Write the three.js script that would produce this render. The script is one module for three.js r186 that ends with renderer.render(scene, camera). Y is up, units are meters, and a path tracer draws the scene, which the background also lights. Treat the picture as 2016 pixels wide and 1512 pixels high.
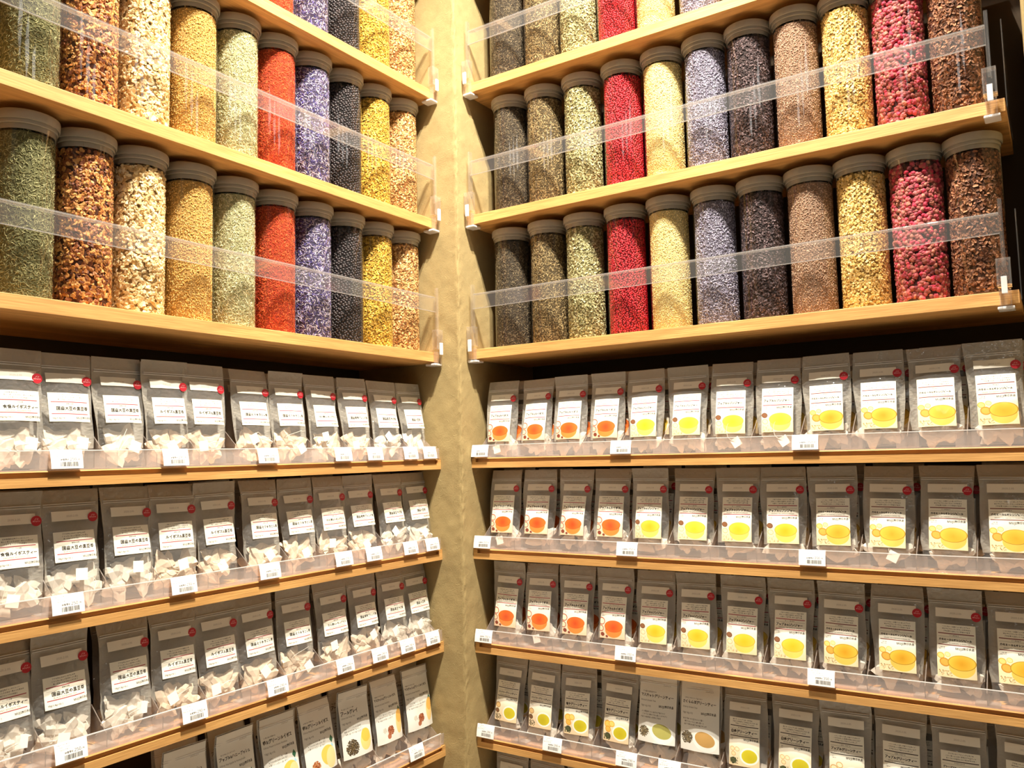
import * as THREE from 'three';
import { mergeGeometries, toCreasedNormals } from 'three/addons/utils/BufferGeometryUtils.js';
import { RoundedBoxGeometry } from 'three/addons/geometries/RoundedBoxGeometry.js';
import { RectAreaLightUniformsLib } from 'three/addons/lights/RectAreaLightUniformsLib.js';

// ------------------------------------------------------------------ camera, light, exposure
const H = 2.545;                                   // height of the uppermost visible left shelf above the floor
const scene = new THREE.Scene();
scene.background = new THREE.Color(0.0, 0.0, 0.0);
const renderer = new THREE.WebGLRenderer({ antialias: true });
renderer.toneMapping = THREE.LinearToneMapping;
renderer.toneMappingExposure = 1.0;
renderer.shadowMap.enabled = true;
RectAreaLightUniformsLib.init();
const F = 1635.784;
const camera = new THREE.PerspectiveCamera(2 * Math.atan(756 / F) * 180 / Math.PI, 2016 / 1512, 0.05, 30);
camera.position.set(1.3096, H - 0.9947, 1.7316);
camera.rotation.order = 'YXZ';
camera.rotation.set(0.084, 0.5849, -0.0238);
scene.add(camera);

// lamps: x, y above H, z, aim x, aim y (above H), aim z, intensity, half angle, penumbra
const LAMPS = [
  [0.92, 1.30, 0.69, 0.35, -1.2, 0.10, 37, 0.85, 0.9],
  [0.80, 1.30, 0.78, 0.10, -1.2, 0.35, 33, 0.85, 0.9],
];
const LAMP_COLOR = new THREE.Color(1.0, 0.92, 0.79);
const FILL = 3.4;                                   // unseen ceiling panels, placed to soften the shade on the shelves
const CEIL = H + 1.36;

// ------------------------------------------------------------------ helpers
let seed = 7;
const rnd = () => { seed = (seed * 1664525 + 1013904223) >>> 0; return seed / 4294967296; };
const rr = (a, b) => a + (b - a) * rnd();
const reseed = (s) => { seed = (s * 2654435761 + 12345) >>> 0; rnd(); rnd(); };
const pick = (a) => a[Math.floor(rnd() * a.length)];
const hash = (x, y, s) => { let h = (x * 374761393 + y * 668265263 + s * 1274126177) | 0; h = Math.imul(h ^ (h >>> 13), 1274126177); return ((h ^ (h >>> 16)) >>> 0) / 4294967296; };
function vnoise(x, y, s = 0) {
  const ix = Math.floor(x), iy = Math.floor(y), fx = x - ix, fy = y - iy, u = fx * fx * (3 - 2 * fx), v = fy * fy * (3 - 2 * fy);
  return (hash(ix, iy, s) * (1 - u) + hash(ix + 1, iy, s) * u) * (1 - v) + (hash(ix, iy + 1, s) * (1 - u) + hash(ix + 1, iy + 1, s) * u) * v;
}
const fbm = (x, y, s, n = 4) => { let a = 0.5, t = 0; for (let i = 0; i < n; i++, a *= 0.5, x *= 2, y *= 2) t += a * vnoise(x, y, s + i); return t; };
const lin = (r, g, b) => new THREE.Color().setRGB(r / 255, g / 255, b / 255, THREE.SRGBColorSpace);

const taken = new Map();
function numbered(name) {
  const n = taken.get(name) ?? 0; taken.set(name, n + 1);
  return n ? name + '_' + String(n).padStart(3, '0') : name;
}
function lit(m) { m.castShadow = true; m.receiveShadow = true; return m; }
function part(name, geometry, material, parent) { const m = lit(new THREE.Mesh(geometry, material)); m.name = name; parent.add(m); return m; }
function thing(name, label, category, group) {
  const o = new THREE.Group(); o.name = numbered(name); o.userData = { label, category };
  if (group) o.userData.group = group;
  o.rotation.order = 'YXZ'; scene.add(o); return o;
}
function dup(src, name, label, group) {
  const o = src.clone(); o.name = numbered(name); o.userData = { label, category: src.userData.category };
  if (group) o.userData.group = group;
  scene.add(o); return o;
}
function struct(name, geometry, material) { const m = lit(new THREE.Mesh(geometry, material)); m.name = name; m.userData.kind = 'structure'; scene.add(m); return m; }
// place a thing against a shelf run: side L or R, u metres from the pillar, y above H, d metres in front of the shelf front
const FRONT = { L: -0.0683, R: -0.0443 };
function place(o, side, u, y, d, turn = 0, lean = 0) {
  if (side === 'R') o.position.set(u, H + y, FRONT.R + d); else o.position.set(FRONT.L + d, H + y, u);
  o.rotation.set(-lean, (side === 'L' ? Math.PI / 2 : 0) + turn, 0);
  return o;
}
function box(w, h, d, x = 0, y = 0, z = 0, r = 0) {
  const g = r ? new RoundedBoxGeometry(w, h, d, 2, r) : new THREE.BoxGeometry(w, h, d);
  g.translate(x, y, z); return g.index ? g.toNonIndexed() : g;
}
const merge = (list) => mergeGeometries(list.map((g) => { const n = g.index ? g.toNonIndexed() : g; for (const k of Object.keys(n.attributes)) if (!['position', 'normal', 'uv'].includes(k)) n.deleteAttribute(k); return n; }));
// uv in metres, from position: grain runs along the x axis
function metreUV(g, along = 'x') {
  const p = g.attributes.position, n = g.attributes.normal, uv = new Float32Array(p.count * 2);
  for (let i = 0; i < p.count; i++) {
    const P = [p.getX(i), p.getY(i), p.getZ(i)], N = [Math.abs(n.getX(i)), Math.abs(n.getY(i)), Math.abs(n.getZ(i))];
    const a = { x: 0, y: 1, z: 2 }[along], others = [0, 1, 2].filter((k) => k !== a), k = N[a] > 0.7 ? null : N[others[0]] > N[others[1]] ? others[1] : others[0];
    if (k === null) { uv[2 * i] = P[others[0]]; uv[2 * i + 1] = P[others[1]]; } else { uv[2 * i] = P[a]; uv[2 * i + 1] = P[k]; }
  }
  g.setAttribute('uv', new THREE.BufferAttribute(uv, 2)); return g;
}
function dataTexture(w, h, f, srgb = true, repeat) {
  const d = new Uint8Array(w * h * 4);
  for (let y = 0; y < h; y++) for (let x = 0; x < w; x++) { const c = f(x, y), i = (y * w + x) * 4; d[i] = c[0]; d[i + 1] = c[1]; d[i + 2] = c[2]; d[i + 3] = 255; }
  const t = new THREE.DataTexture(d, w, h); t.magFilter = THREE.LinearFilter; t.minFilter = THREE.LinearFilter;
  t.wrapS = t.wrapT = THREE.RepeatWrapping; if (srgb) t.colorSpace = THREE.SRGBColorSpace;
  if (repeat) t.repeat.set(...repeat);
  t.needsUpdate = true; return t;
}
function canvasTexture(w, h, draw) {
  const c = document.createElement('canvas'); c.width = w; c.height = h;
  draw(c.getContext('2d'), w, h);
  const t = new THREE.CanvasTexture(c); t.colorSpace = THREE.SRGBColorSpace; return t;
}
const clamp255 = (v) => Math.max(0, Math.min(255, v));

// ------------------------------------------------------------------ materials
const wrapn = (f, w, h) => (x, y) => { // make a noise tile without a seam by blending
  const a = f(x, y), b = f(x - w, y), c = f(x, y - h), d = f(x - w, y - h), u = x / w, v = y / h;
  return (a * (1 - u) + b * u) * (1 - v) + (c * (1 - u) + d * u) * v;
};
const woodN = wrapn((x, y) => fbm(x * 0.02, y * 0.35, 3, 4) * 0.7 + vnoise(x * 0.012, y * 0.06, 9) * 0.5 + vnoise(x * 0.06, y * 1.1, 21) * 0.25, 512, 256);
const woodMap = dataTexture(512, 256, (x, y) => { const k = (woodN(x, y) - 0.62) * 0.42; return [clamp255(207 * (1 + k)), clamp255(156 * (1 + k * 1.25)), clamp255(91 * (1 + k * 1.6))]; }, true, [1.6, 5]);
const woodBump = dataTexture(512, 256, (x, y) => { const v = clamp255(woodN(x, y) * 220); return [v, v, v]; }, false, [1.6, 5]);
const M = {};
M.wood = new THREE.MeshStandardMaterial({ map: woodMap, bumpMap: woodBump, bumpScale: 0.0004, roughness: 0.55 });
const plasterN = wrapn((x, y) => fbm(x * 0.04, y * 0.04, 40, 3) * 0.5 + vnoise(x * 0.2, y * 0.2, 50) * 0.1 + vnoise(x * 0.62, y * 0.62, 54) * 0.22, 512, 512);
const straw = new Float32Array(512 * 512);
reseed(5);
for (let i = 0; i < 110; i++) {
  const x0 = rnd() * 512, y0 = rnd() * 512, a = rr(-0.9, 0.9) + (rnd() < 0.3 ? 1.2 : 0), L = rr(5, 26), s = rnd() < 0.5 ? -1 : 1;
  for (let t = 0; t < L; t += 0.5) { const x = Math.round(x0 + Math.cos(a) * t + 512) % 512, y = Math.round(y0 + Math.sin(a + t * 0.02) * t + 512) % 512; straw[y * 512 + x] = s; if (rnd() < 0.5) straw[((y + 1) % 512) * 512 + x] = s; }
}
const plasterBump = dataTexture(512, 512, (x, y) => { const v = clamp255((plasterN(x, y) + 0.16 * straw[y * 512 + x]) * 190 + 40); return [v, v, v]; }, false, [2.6, 2.6]);
const plasterMap = dataTexture(512, 512, (x, y) => { const k = (plasterN(x, y) - 0.4) * 0.22 + 0.07 * straw[y * 512 + x]; return [clamp255(164 * (1 + k)), clamp255(143 * (1 + k * 1.1)), clamp255(96 * (1 + k * 1.3))]; }, true, [2.6, 2.6]);
M.plaster = new THREE.MeshStandardMaterial({ map: plasterMap, bumpMap: plasterBump, bumpScale: 0.0016, roughness: 0.95 });
M.back = new THREE.MeshStandardMaterial({ color: lin(70, 56, 40), roughness: 0.9 });
M.shopWall = new THREE.MeshStandardMaterial({ color: lin(150, 147, 140), roughness: 0.9 });
M.ceiling = new THREE.MeshStandardMaterial({ color: lin(140, 138, 132), roughness: 0.9 });
M.floor = new THREE.MeshStandardMaterial({ color: lin(196, 192, 184), roughness: 0.5 });
M.glass = new THREE.MeshPhysicalMaterial({ color: new THREE.Color(0.985, 0.985, 0.98), transmission: 1, thickness: 0, roughness: 0.04, ior: 1.5 });
M.acrylic = new THREE.MeshPhysicalMaterial({ color: new THREE.Color(0.99, 0.985, 0.98), transmission: 0.97, thickness: 0, roughness: 0.05, ior: 1.49 });
M.tray = new THREE.MeshPhysicalMaterial({ color: new THREE.Color(0.99, 0.945, 0.915), transmission: 0.86, thickness: 0, roughness: 0.06, ior: 1.49 });  // pink tint and milkiness paint in the reflection of the lit wood
M.edge = new THREE.MeshPhysicalMaterial({ color: new THREE.Color(0.88, 0.87, 0.85), transmission: 0.75, thickness: 0, roughness: 0.12, ior: 1.49 });
M.railEdge = new THREE.MeshPhysicalMaterial({ color: new THREE.Color(0.82, 0.81, 0.8), transmission: 0.8, thickness: 0, roughness: 0.08, ior: 1.49 });
M.darkEdge = new THREE.MeshPhysicalMaterial({ color: new THREE.Color(0.3, 0.25, 0.21), transmission: 0.4, thickness: 0, roughness: 0.12, ior: 1.49 });
const crinkleN = wrapn((x, y) => Math.abs(fbm(x * 0.02, y * 0.03, 70, 4) - 0.45) * 2 + 0.5 * Math.abs(vnoise(x * 0.05 + y * 0.03, y * 0.02, 77) - 0.5), 256, 256);
const crinkle = dataTexture(256, 256, (x, y) => { const v = clamp255(crinkleN(x, y) * 330); return [v, v, v]; }, false);
M.film = new THREE.MeshPhysicalMaterial({ color: new THREE.Color(0.98, 0.978, 0.97), transmission: 0.92, thickness: 0, roughness: 0.09, ior: 1.52, bumpMap: crinkle, bumpScale: 0.0022 });
M.zip = new THREE.MeshPhysicalMaterial({ color: new THREE.Color(0.95, 0.935, 0.92), transmission: 0.35, thickness: 0, roughness: 0.12, ior: 1.5 });  // milky white paints in the glints on the clear plastic
M.backFilm = new THREE.MeshStandardMaterial({ color: lin(170, 164, 152), roughness: 0.42, bumpMap: crinkle, bumpScale: 0.0015 });
M.lid = new THREE.MeshStandardMaterial({ color: lin(166, 159, 144), roughness: 0.5 });
M.teabag = new THREE.MeshStandardMaterial({ color: lin(226, 217, 202), roughness: 0.95 });
M.teabagTan = new THREE.MeshStandardMaterial({ color: lin(230, 211, 186), roughness: 0.95 });
M.paper = new THREE.MeshStandardMaterial({ color: lin(246, 243, 234), roughness: 0.75 });
M.string = new THREE.MeshStandardMaterial({ color: lin(240, 234, 220), roughness: 0.9 });
M.metal = new THREE.MeshStandardMaterial({ color: lin(225, 222, 215), roughness: 0.4, metalness: 0.2 });
M.glow = new THREE.MeshStandardMaterial({ color: 0x222222, emissive: LAMP_COLOR, emissiveIntensity: 12 });
M.panelGlow = new THREE.MeshStandardMaterial({ color: 0x222222, emissive: new THREE.Color(1.0, 0.985, 0.93), emissiveIntensity: 1.5 });

// ------------------------------------------------------------------ stroke lettering for the Japanese print (9 x 9 grid, strokes parted by /)
const G = {
  'ア': '11 81 74 55/45 46 38 29', 'ッ': '24 36/44 56/74 67 49', 'プ': '12 72 65 29/81 90 91 81', 'ル': '32 35 18/52 58 85', 'イ': '71 44 15/54 59', 'ボ': '13 73/41 49 38/24 17/55 77/81 82/91 92',
  'ス': '22 72 55 18/56 88', 'テ': '22 72/14 84/54 48 29', 'ィ': '74 46 27/56 59', 'ー': '15 85', 'ジ': '21 32/14 25/28 67 83/81 82/91 92', 'ン': '22 34/18 67 83', 'ャ': '24 84 66/43 59', 'カ': '13 83 78 68/51 43 19',
  'モ': '22 72/15 85/42 48 78', 'ミ': '22 63/25 65/17 78', 'オ': '13 83/61 68 58/63 17', 'レ': '31 38 84', 'ピ': '22 27 38 78/25 65/80 90 91 81', 'グ': '41 15/42 72 65 29/81 82/91 92', 'リ': '21 26/71 75 49',
  'マ': '12 82 55/45 68', 'ト': '31 39/44 77', 'ハ': '32 17/62 87', 'ニ': '23 73/17 87', 'ブ': '12 72 65 29/81 82/91 92', 'ュ': '34 64 58/28 88', 'シ': '21 32/14 25/28 67 83', 'フ': '12 82 65 29', 'ツ': '12 24/42 54/82 75 39',
  'ラ': '21 71/14 84 66 39', 'ド': '31 39/44 77/61 62/81 82', 'ノ': '72 56 18', 'ェ': '34 74/54 58/28 88', 'の': '52 37 16 24 52 84 76 58', 'と': '31 45/83 45 26 38 88', 'う': '41 61/24 64 75 49', 'も': '41 38 58 76/24 74/25 75',
  'ろ': '22 72 36 74 77 49', 'こ': '23 73/26 38 78', 'し': '31 37 58 86', 'は': '21 18/43 83/61 67 48 56 88', 'そ': '22 72 24 84 56 68', 'ば': '21 18/43 73/61 67 48 56 88/81 82/91 92', 'さ': '23 83/51 75/26 38 78', 'く': '61 25 68',
  'ら': '31 52/24 36 65 77 48', 'ん': '51 18 45 57 68 86', 'ぼ': '21 18/42 72/44 74/62 67 48 56 88/81 82/91 92', 'お': '23 63/41 47 28 36 75 77 58/73 84', 'る': '22 72 36 74 77 49 47', '国': '11 81 89 19 11/33 73/35 75/37 77/53 57',
  '産': '51 52/12 82/34 35/64 55/15 85/25 19/37 87/47 49/67 69/29 89', '大': '14 84/52 54 19/55 89', '豆': '11 81/23 73 76 26 23/38 49/68 59/19 89', '黒': '21 71 75 25 21/23 73/51 57/17 87/18 19/38 39/58 59/78 89',
  '茶': '12 82/31 33/61 63/53 15/53 85/26 76/56 59/37 28/67 78', '有': '13 83/51 15/34 39/34 74 79/36 76/37 77', '機': '13 43/31 39/33 15/51 53/71 73/46 86/64 89/55 49/84 69', '麦': '12 82/51 54/23 73/14 84/44 17/35 76 19/46 89',
  '穀': '12 42/14 44/31 39/16 46/61 64/51 81 85/55 85 59/56 89', '物': '21 14/13 43/31 39/61 45/52 82 78 68/63 36/74 57', '小': '51 58 48/34 17/74 87', '柚': '13 43/31 39/33 16/53 83 89 59 53/71 79/56 86',
  '子': '22 72 54/54 58 38/15 85', '白': '51 32/22 82 89 29 22/26 86', '桃': '13 43/31 39/33 16/61 48/71 77 87/53 54/84 74', '栗': '11 81/22 72 74 24 22/42 44/62 64/15 85/54 59/55 18/55 88', '無': '31 13/22 82/14 84/16 86/32 36/52 56/72 76/18 19/38 39/58 59/78 89',
  '印': '31 12 18 38/14 34/51 81 87 67/51 59', '良': '51 52/22 72 76 26 22/24 74/22 29 49/56 89', '品': '31 71 74 34 31/15 45 49 19 15/55 85 89 59 55', '消': '11 22/14 24/18 25/61 63/34 84 89/34 39/36 86', '費': '12 82/14 84/31 35/61 65/26 76 78 26/39 48/69 58',
  '税': '12 42/31 39/14 44/51 62/81 72/53 83 85 55/55 49/75 89', '込': '12 23/15 25 27 89/61 36/52 76', '円': '12 82 89/12 19/52 55/15 85', '袋': '31 13/23 29/41 83/63 85/15 85/54 59/37 19/66 89',
};
const KEYS = Object.keys(G);
function glyph(c, ch, x, y, s) {
  const g = G[ch]; if (!g) return false;
  c.beginPath();
  for (const st of g.split('/')) st.split(' ').forEach((p, i) => { const X = x + (+p[0] / 10 + 0.02) * s, Y = y + (+p[1] / 10) * s; i ? c.lineTo(X, Y) : c.moveTo(X, Y); });
  c.stroke(); return true;
}
// text that mixes stroke glyphs and the built-in letters; returns its width
function write(c, text, x, y, s, weight = 0.1, color = '#1c1813', squeeze = 0.96) {
  c.strokeStyle = color; c.fillStyle = color; c.lineWidth = s * weight; c.lineJoin = c.lineCap = 'round';
  for (const ch of text) {
    if (ch === ' ') { x += s * 0.4; continue; }
    if (!glyph(c, ch, x, y, s)) { c.font = 'bold ' + Math.round(s * 0.95) + 'px sans-serif'; c.fillText(ch, x, y + s * 0.88); x += c.measureText(ch).width; } else x += s * squeeze;
  }
  return x;
}
function latin(c, text, x, y, px, color = '#4a443c', bold = false, width) {
  c.font = (bold ? 'bold ' : '') + px + 'px sans-serif'; c.fillStyle = color;
  width ? c.fillText(text, x, y, width) : c.fillText(text, x, y);
}
// rows of small print: the fine lines on the labels cannot be read in the photograph
function smallPrint(c, x, y, w, rows, s, color = '#5b544a') {
  for (let r = 0; r < rows; r++) { let X = x + rr(0, s * 2); const end = x + w - rr(0, s * 4); while (X < end) { c.strokeStyle = color; c.lineWidth = Math.max(1, s * 0.1); glyph(c, pick(KEYS), X, y + r * s * 1.45, s); X += s; } }
}
const MUJI = (c, x, y, s) => { latin(c, 'MUJI', x, y + s * 0.86, Math.round(s), '#1c1813', true); write(c, '無印良品', x + s * 2.35, y, s * 0.9, 0.11); };
const RED = '#a83440';

// ------------------------------------------------------------------ printed labels
function grainLabel(title, english, sub, weight, sd) {
  reseed(sd);
  return canvasTexture(352, 250, (c, w, h) => {
    c.fillStyle = '#f6f1e0'; c.fillRect(0, 0, w, h);
    smallPrint(c, 56, 12, 250, 3, 14);
    c.fillStyle = RED; c.fillRect(20, 77, w - 40, 7);
    write(c, sub, w / 2 - sub.length * 7, 90, 14, 0.1, '#3b352c');
    c.fillStyle = '#8d8677'; c.fillRect(20, 110, w - 40, 1.5);
    const s = Math.min(36, 300 / title.length);
    write(c, title, Math.max(14, w * 0.56 - title.length * s * 0.48), 118 + (36 - s) / 2, s, 0.15);
    latin(c, english, 70, 174, 19, '#6a6258', false, 236);
    c.fillStyle = RED; c.fillRect(20, 180, w - 40, 7);
    latin(c, weight, 22, 228, 18, '#4a443c', true);
    MUJI(c, w - 128, 206, 24);
  });
}
function fruitCup(c, w, h, o) {   // the printed picture in the lower half of the right-hand labels
  const y0 = h * 0.5;
  const bg = c.createLinearGradient(0, y0 - 10, 0, h); bg.addColorStop(0, '#f6f0df'); bg.addColorStop(0.3, o.ground[0]); bg.addColorStop(1, o.ground[1]);
  c.fillStyle = bg; c.fillRect(0, y0 - 10, w, h - y0 + 10);
  for (const [x, y, r, col, rim] of o.fruit) { c.fillStyle = rim; c.beginPath(); c.ellipse(x * w, y * h, r * w, r * w * 0.82, 0.3, 0, 7); c.fill(); c.fillStyle = col; c.beginPath(); c.ellipse(x * w, y * h, r * w * 0.8, r * w * 0.62, 0.3, 0, 7); c.fill(); }
  for (let i = 0; i < (o.crumbs ?? 0); i++) { c.fillStyle = pick(o.crumb); c.beginPath(); c.ellipse(rr(o.crumbAt[0], o.crumbAt[1]) * w, rr(o.crumbAt[2], o.crumbAt[3]) * h, rr(2, 6), rr(2, 4), rr(0, 3), 0, 7); c.fill(); }
  const [cx, cy, rx, ry] = o.cup;
  if (o.bowl) { c.fillStyle = '#fbf6e8'; c.beginPath(); c.ellipse(cx * w, cy * h, rx * w * 1.14, ry * h * 1.16, 0, 0, 7); c.fill(); }
  else { c.fillStyle = o.tea[2]; c.beginPath(); c.ellipse(cx * w, (cy + 0.085) * h, rx * w * 0.92, ry * h * 1.3, 0, 0, 7); c.fill(); c.fillStyle = o.rim; c.beginPath(); c.ellipse(cx * w, cy * h, rx * w, ry * h, 0, 0, 7); c.fill(); }
  const g = c.createRadialGradient(cx * w, (cy + 0.02) * h, 4, cx * w, cy * h, rx * w); g.addColorStop(0, o.tea[0]); g.addColorStop(1, o.tea[1]);
  c.fillStyle = g; c.beginPath(); c.ellipse(cx * w, cy * h, rx * w * 0.93, ry * h * 0.92, 0, 0, 7); c.fill();
}
function herbLabel(title, english, ink, o, sd) {
  reseed(sd);
  return canvasTexture(256, 364, (c, w, h) => {
    c.fillStyle = '#f6f1e0'; c.fillRect(0, 0, w, h);
    fruitCup(c, w, h, o);
    smallPrint(c, 30, 10, 200, 3, 11);
    c.fillStyle = ink; c.fillRect(10, 61, w - 20, 6);
    smallPrint(c, 74, 71, 110, 1, 10); c.fillStyle = '#8d8677'; c.fillRect(10, 85, w - 20, 1.5);
    const s = Math.min(30, 232 / title.length);
    write(c, title, Math.max(8, w / 2 - title.length * s * 0.49), 92 + (28 - s) / 2, s, 0.16);
    latin(c, english, 36, 134, 14, '#6a6258', false, 186);
    c.fillStyle = ink; c.fillRect(10, 139, w - 20, 6);
    smallPrint(c, 10, 156, 44, 2, 8);
    MUJI(c, w - 132, 152, 21);
  });
}
function pouchLabel(title, english, draw, sd) {
  reseed(sd);
  return canvasTexture(300, 440, (c, w, h) => {
    c.fillStyle = '#eceae0'; c.fillRect(0, 0, w, h);
    latin(c, '2020.2.5', w - 110, 66, 16, '#8d8678');
    smallPrint(c, 14, 108, 150, 1, 11);
    const s = Math.min(30, 276 / title.length);
    write(c, title, 12, 126, s, 0.14);
    latin(c, english, 14, 176, 15, '#544d44', false, 240);
    MUJI(c, w - 138, 190, 20); latin(c, '18g(1.8g x10)', 14, 212, 14, '#4a443c');
    smallPrint(c, 16, 238, 210, 3, 12);
    draw(c, w, h);
  });
}
const disc = (c, x, y, rx, ry, col) => { c.fillStyle = col; c.beginPath(); c.ellipse(x, y, rx, ry, 0.2, 0, 7); c.fill(); };
const heap = (c, x, y, r, cols, n) => { for (let i = 0; i < n * 2.5; i++) { const a = rr(0, 6.3), q = r * Math.pow(rnd(), 0.7); disc(c, x + q * Math.cos(a), y + q * Math.sin(a) * 0.9, rr(3, 7), rr(2, 4), pick(cols)); } };
const diamond = (c, x, y) => { c.fillStyle = '#2f6a4a'; c.beginPath(); c.moveTo(x, y - 26); c.lineTo(x + 20, y); c.lineTo(x, y + 26); c.lineTo(x - 20, y); c.fill(); c.fillStyle = '#a9d6e4'; c.beginPath(); c.moveTo(x, y + 22); c.lineTo(x + 16, y + 44); c.lineTo(x, y + 62); c.lineTo(x - 16, y + 44); c.fill(); };
const ORANGE = { ground: ['#f8e6cf', '#f6cba6'], fruit: [[0.06, 0.6, 0.15, '#f6e4c6', '#b5543c'], [0.04, 0.77, 0.13, '#f3dcb8', '#a8432f'], [0.12, 0.91, 0.08, '#8a3c26', '#6d2a1b'], [0.3, 0.955, 0.05, '#8a3c26', '#6d2a1b']], cup: [0.56, 0.71, 0.36, 0.14], tea: ['#cf4a10', '#ec7a22', '#ef8a3a'], rim: '#c9551a' };
const YELLOW = { ground: ['#f7ecd2', '#efdcae'], fruit: [[0.1, 0.62, 0.1, '#8a5a36', '#6a3a26'], [0.12, 0.76, 0.1, '#f3e3bd', '#d9b780']], cup: [0.6, 0.71, 0.35, 0.14], tea: ['#efc01c', '#f4d34e', '#f2d868'], rim: '#e0b23a', crumbs: 40, crumb: ['#d8bb82', '#b9925c', '#e8d5a8'], crumbAt: [0.04, 0.4, 0.85, 0.97] };
const CHAMO = { ground: ['#f6e6b8', '#f0dfb4'], fruit: [[0.1, 0.6, 0.1, '#f3d27a', '#e0a63c'], [0.2, 0.72, 0.14, '#e9b04a', '#c98a2a'], [0.28, 0.57, 0.08, '#f5e0a0', '#e8c060']], cup: [0.64, 0.71, 0.36, 0.145], tea: ['#e0a31c', '#f0c748', '#eec85a'], rim: '#b98e22', crumbs: 40, crumb: ['#c9a468', '#8f6f42', '#e2cf9a'], crumbAt: [0.05, 0.4, 0.86, 0.97] };
const GREEN = (f, cr, cup = [0.68, 0.78, 0.27, 0.15]) => ({ ground: ['#f3e2c2', '#efd2a8'], fruit: f, cup, bowl: true, tea: ['#c4b414', '#d0c42c', '#fff'], rim: '#fff', crumbs: 60, crumb: cr, crumbAt: [0.04, 0.3, 0.84, 0.97] });
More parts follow.
